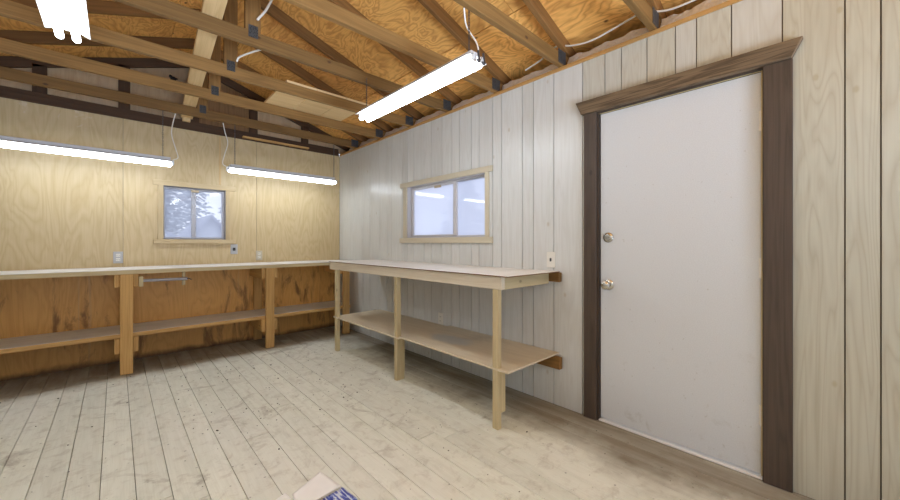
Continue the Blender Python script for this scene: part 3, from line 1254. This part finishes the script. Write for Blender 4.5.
for yy, wy, wx in ((-3.424, .046, .038), (-2.312, .040, .045), (-1.165, .045, .042)):
    zt_ = .8905
    m = MB()
    m.box(-.600, -.600 + wx, yy, yy + wy, .001, zt_, grain='z')
    m.build('leg', M['bench_pale'], rb, bevel=.003)
    z0_ = .10 if yy < -3 else .001
    if yy > -2:
        continue
    m = MB()
    m.box(-.600 + wx + .0005, -.600 + wx + .040, yy, yy + .05, z0_, .3625, grain='z')
    m.build('shelf_prop', M['bench_pale'], rb, bevel=.003)
m = MB()
m.box(-.045, -.006, -3.535, -1.0, .278, .3625, grain='y')
m.build('shelf_ledger', M['truss'], rb, bevel=.003)

# ------------------------------------------------------------------ outlets and switches


def plate(name, label, cat, c, wall, kind, mat):
    t = thing(name, label, cat, c, group=None)
    m = MB()

    def bx(a0, a1, d0, d1, z0, z1):
        if wall == 'b':
            m.box(c[0] + a0, c[0] + a1, -d1, -d0, c[2] + z0, c[2] + z1)
        else:
            m.box(-d1, -d0, c[1] + a0, c[1] + a1, c[2] + z0, c[2] + z1)
    bx(-.036, .036, .0005, .006, -.058, .058)
    m.build('cover_plate', mat, t, bevel=.002)
    if kind == 'duplex':
        for dz in (-.021, .021):
            m = MB()
            bx(-.016, .016, .006, .009, dz - .014, dz + .014)
            so = m.build('socket', M['plastic'], t, bevel=.001)
            m = MB()
            bx(-.009, -.006, .009, .0095, dz - .006, dz + .006)
            bx(.006, .009, .009, .0095, dz - .006, dz + .006)
            m.build('slot', M['slot'], so)
    elif kind == 'single':
        m = MB()
        bx(-.014, .014, .006, .012, -.018, .018)
        m.build('socket', M['slot'], t, bevel=.002)
    else:
        m = MB()
        bx(-.005, .005, .006, .016, -.012, .012)
        m.build('toggle', M['dark_metal'], t, bevel=.001)
    return t


plate('power_outlet', 'double power outlet above the back bench, left of the small window', 'power outlet', (-2.347, 0, 1.042), 'b', 'duplex', M['grey_plastic'])
plate('power_outlet', 'grey single outlet with dark centre at the lower right corner of the small window', 'power outlet', (-1.335, 0, 1.113), 'b', 'single', M['grey_plastic'])
plate('power_outlet', 'ivory double outlet above the back bench, between small window and room corner', 'power outlet', (-1.063, 0, 1.032), 'b', 'duplex', M['old_plastic'])
plate('light_switch', 'ivory light switch on the right wall above the bench end near the door', 'light switch', (0, -3.44, 1.062), 'r', 'switch', M['plastic'])
plate('power_outlet', 'ivory double outlet low on the right wall under the bench shelf line', 'power outlet', (0, -2.207, .435), 'r', 'duplex', M['plastic'])

# ------------------------------------------------------------------ papers on the floor


def sheet(name, corners, mats, label, z, fold=.0, seed=1, mi=None, thick=.002):
    rr = random.Random(seed)
    A, B, C_, D = [Vector((*p, 0)) for p in corners]
    n = 14
    m = MB()
    g = []
    for j in range(n + 1):
        row = []
        for i in range(n + 1):
            u, v = i / n, j / n
            p = (A * (1 - u) + B * u) * (1 - v) + (D * (1 - u) + C_ * u) * v
            zz = z + fold * (math.sin(u * 5 + seed) * .5 + math.sin(v * 7 + seed * 2) * .5 + 1) * .5 + rr.uniform(0, .0012)
            row.append(Vector((p.x, p.y, zz)))
        g.append(row)
    for j in range(n):
        for i in range(n):
            m.face([g[j][i], g[j][i + 1], g[j + 1][i + 1], g[j + 1][i]], [(i / n, j / n), ((i + 1) / n, j / n), ((i + 1) / n, (j + 1) / n), (i / n, (j + 1) / n)], .5,
                   mi(i / n, j / n) if mi else 0)
    o = m.build(name, mats, smooth=True)
    s = o.modifiers.new('thickness', 'SOLIDIFY')
    s.thickness = thick
    s.offset = 1
    return tag(o, label, 'paper')


def blue_print_mat():
    k = NT('blue_printed_paper')
    uv = k.n('UVMap', uv_map='grain')
    mp = k.n('Mapping')
    k.l(uv.outputs[0], mp.inputs[0])
    mp.inputs['Scale'].default_value = (9, 2.2, 1)
    mp.inputs['Rotation'].default_value = (0, 0, .5)
    f = k.noise(mp.outputs[0], 1.5, 3, .6, .6)
    col = k.ramp(f, [(.36, (.015, .025, .32)), (.47, (.05, .09, .50)), (.53, (.55, .62, .80)), (.62, (.80, .82, .86))])
    k.l(col, k.b.inputs['Base Color'])
    k.b.inputs['Roughness'].default_value = .3
    return k.mat


M['paper'] = flat('white_paper', (.93, .92, .91), .6, noise=.05, nscale=12)
M['blue'] = blue_print_mat()

# (corners in metres on the floor; the far corners show in the picture, the near ones fall outside it)
sheet('paper_sheet', [(-1.758, -3.138), (-1.595, -3.067), (-1.566, -3.243), (-1.78, -3.262)], M['paper'], 'white paper sheet on the floor, touching the blue printed leaflet', .006, .005, 3)
sheet('paper_sheet', [(-1.90, -3.15), (-1.777, -3.098), (-1.770, -3.155), (-1.90, -3.30)], M['paper'], 'small white paper corner on the floor, left of the larger white sheet', .002, .003, 5)
sheet('printed_leaflet', [(-1.72, -3.272), (-1.563, -3.256), (-1.545, -3.46), (-1.72, -3.50)], M['blue'], 'blue and white printed leaflet on the floor at the bottom edge', .008, .005, 8)

# ------------------------------------------------------------------ crumbs scattered on the floor
m = MB()
rr = random.Random(11)
for i in range(330):
    if i < 130:
        x, y = rr.uniform(-2.0, -.5), rr.uniform(-2.4, -.9)
    else:
        x, y = rr.uniform(-3.2, -.05), rr.uniform(-4.4, -.3)
    s = rr.uniform(.002, .0048) if i % 9 else rr.uniform(.005, .008)
    a = rr.uniform(0, math.pi)
    m.obox((x, y, .0006), (math.cos(a), math.sin(a), 0), (-math.sin(a), math.cos(a), 0), (0, 0, 1), s * rr.uniform(1, 2.2), s, s * .5)
cr = m.build('floor_crumbs', M['debris'])
tag(cr, 'dark crumbs and wood bits scattered over the floor boards', 'debris', kind='stuff')

# ------------------------------------------------------------------ outside the windows
M['snow'] = flat('pale_ground', (.62, .64, .68), .9, noise=.15, nscale=.8)
M['bright_needles'] = flat('overexposed_needles', (.40, .43, .47), .9, noise=.3, nscale=3)  # outdoor overexposure painted into the needles as a pale colour
M['bark'] = flat('bark', (.22, .18, .15), .9, noise=.3, nscale=8)
M['house'] = flat('pale_siding', (.52, .54, .60), .8, noise=.06, nscale=2)
M['roof'] = flat('grey_roof', (.30, .32, .40), .8, noise=.15, nscale=4)
M['snow_wall'] = flat('white_siding', (.82, .83, .85), .8)
M['snowroof'] = flat('white_roof', (.85, .86, .9), .8)
M['hwin'] = flat('house_window', (.22, .25, .36), .2)
m = MB()
m.box(-40, 60, -40, 70, -.6, -.35)
tag(m.build('ground', M['snow']), 'pale ground outside the windows', 'ground', kind='structure')


def house(label, x0, x1, y0, y1, zw, ridge_axis, zr, wallm, roofm, wins):
    t = thing('house', label, 'house', ((x0 + x1) / 2, (y0 + y1) / 2, -.35), group='houses seen through the small window')
    m = MB()
    m.box(x0, x1, y0, y1, -.35, zw, grain='z')
    if ridge_axis == 'y':
        xm = (x0 + x1) / 2
        m.prism([(x0, y0, zw), (x1, y0, zw), (xm, y0, zr)], (0, y1 - y0, 0))
    m.build('house_wall', wallm, t)
    m = MB()
    e = .35
    if ridge_axis == 'y':
        xm = (x0 + x1) / 2
        sl_ = (zr - zw) / (xm - x0)
        for s in (-1, 1):
            xa = x0 - e if s < 0 else x1 + e
            m.prism([(xa, y0 - e, zw - sl_ * e), (xm, y0 - e, zr), (xm, y0 - e, zr + .14), (xa, y0 - e, zw - sl_ * e + .14)], (0, y1 - y0 + 2 * e, 0))
    else:
        ym = (y0 + y1) / 2
        sl_ = (zr - zw) / (ym - y0)
        for s in (-1, 1):
            ya = y0 - e if s < 0 else y1 + e
            m.prism([(x0 - e, ya, zw - sl_ * e), (x0 - e, ym, zr), (x0 - e, ym, zr + .14), (x0 - e, ya, zw - sl_ * e + .14)], (x1 - x0 + 2 * e, 0, 0))
    m.build('roof', roofm, t)
    for (wx0, wx1, wz0, wz1) in wins:
        m = MB()
        m.box(wx0, wx1, y0 - .04, y0 - .001, wz0, wz1)
        m.build('house_window', M['hwin'], t)
    return t


house('grey gabled house behind the right pane of the small window', -.15, 1.55, 14, 18, 1.30, 'y', 2.30, M['house'], M['roof'],
      ((.15, .42, .70, 1.3), (.58, .85, .70, 1.3), (1.0, 1.27, .70, 1.3)))
house('low white house behind the left pane of the small window', -3.2, -.70, 14, 17, 1.45, 'y', 2.25, M['snow_wall'], M['roof'], ((-1.5, -1.1, .7, 1.2),))


def tree(label, x, y, h, r, seed, group='pale trees outside'):
    rr = random.Random(seed)
    t = thing('tree', label, 'tree', (x, y, -.35), group=group)
    m = MB()
    m.tube([(x, y, -.35), (x + .05, y, h * .5), (x, y, h * .97)], .16, 8, r1=.02)
    m.build('trunk', M['bark'], t, smooth=True)
    m = MB()
    nt = 22
    for k in range(nt):
        f = k / (nt - 1)
        zc = .5 + (h - .5) * f
        rad = r * (1 - f) ** .8 + .12
        nb = int(9 + 9 * (1 - f))
        for b in range(nb):
            a = rr.uniform(0, 2 * math.pi)
            L = rad * rr.uniform(.65, 1.1)
            tip = Vector((x + math.cos(a) * L, y + math.sin(a) * L, zc - L * .35 + rr.uniform(-.1, .1)))
            p0 = Vector((x, y, zc + .1))
            for q in range(6):
                c = p0.lerp(tip, .15 + .17 * q + rr.uniform(-.05, .05)) + Vector((0, 0, rr.uniform(-.12, .12)))
                s = (.07 + .06 * (1 - f)) * rr.uniform(.6, 1.4)
                # spiky clump: a squashed octahedron of needles
                ex = Vector((math.cos(a), math.sin(a), -.3)) * s * 1.5
                ey = Vector((-math.sin(a), math.cos(a), 0)) * s
                ez = Vector((0, 0, 1)) * s * .5
                pts = [c + ex, c + ey, c - ex, c - ey]
                for i in range(4):
                    m.face([pts[i], pts[(i + 1) % 4], c + ez], [(0, 0)] * 3, .5)
                    m.face([pts[(i + 1) % 4], pts[i], c - ez], [(0, 0)] * 3, .5)
    m.build('foliage', M['bright_needles'], t)
    return t


for args in (('pale tree over the low house, left pane of the small window', -.2, 22, 7.5, 1.5, 1),
             ('pale tree behind the middle bar of the small window', 1.9, 29, 9.5, 1.9, 3),
             ('pale tree right behind the gabled house, right pane of the small window', 3.7, 22.5, 7.5, 1.7, 2),
             ('distant pale tree at the right edge of the small window', 6.6, 32, 9.0, 2.0, 4)):
    tree(*args)
for args in (('pale tree behind the left pane of the wide right window', 10.0, 7.3, 4.6, 1.9, 5),
             ('pale tree behind the right pane of the wide right window', 10.5, 1.0, 4.6, 1.8, 6)):
    tree(*args)
for o in bpy.data.objects:
    if '_o' in o.keys():
        del o['_o']
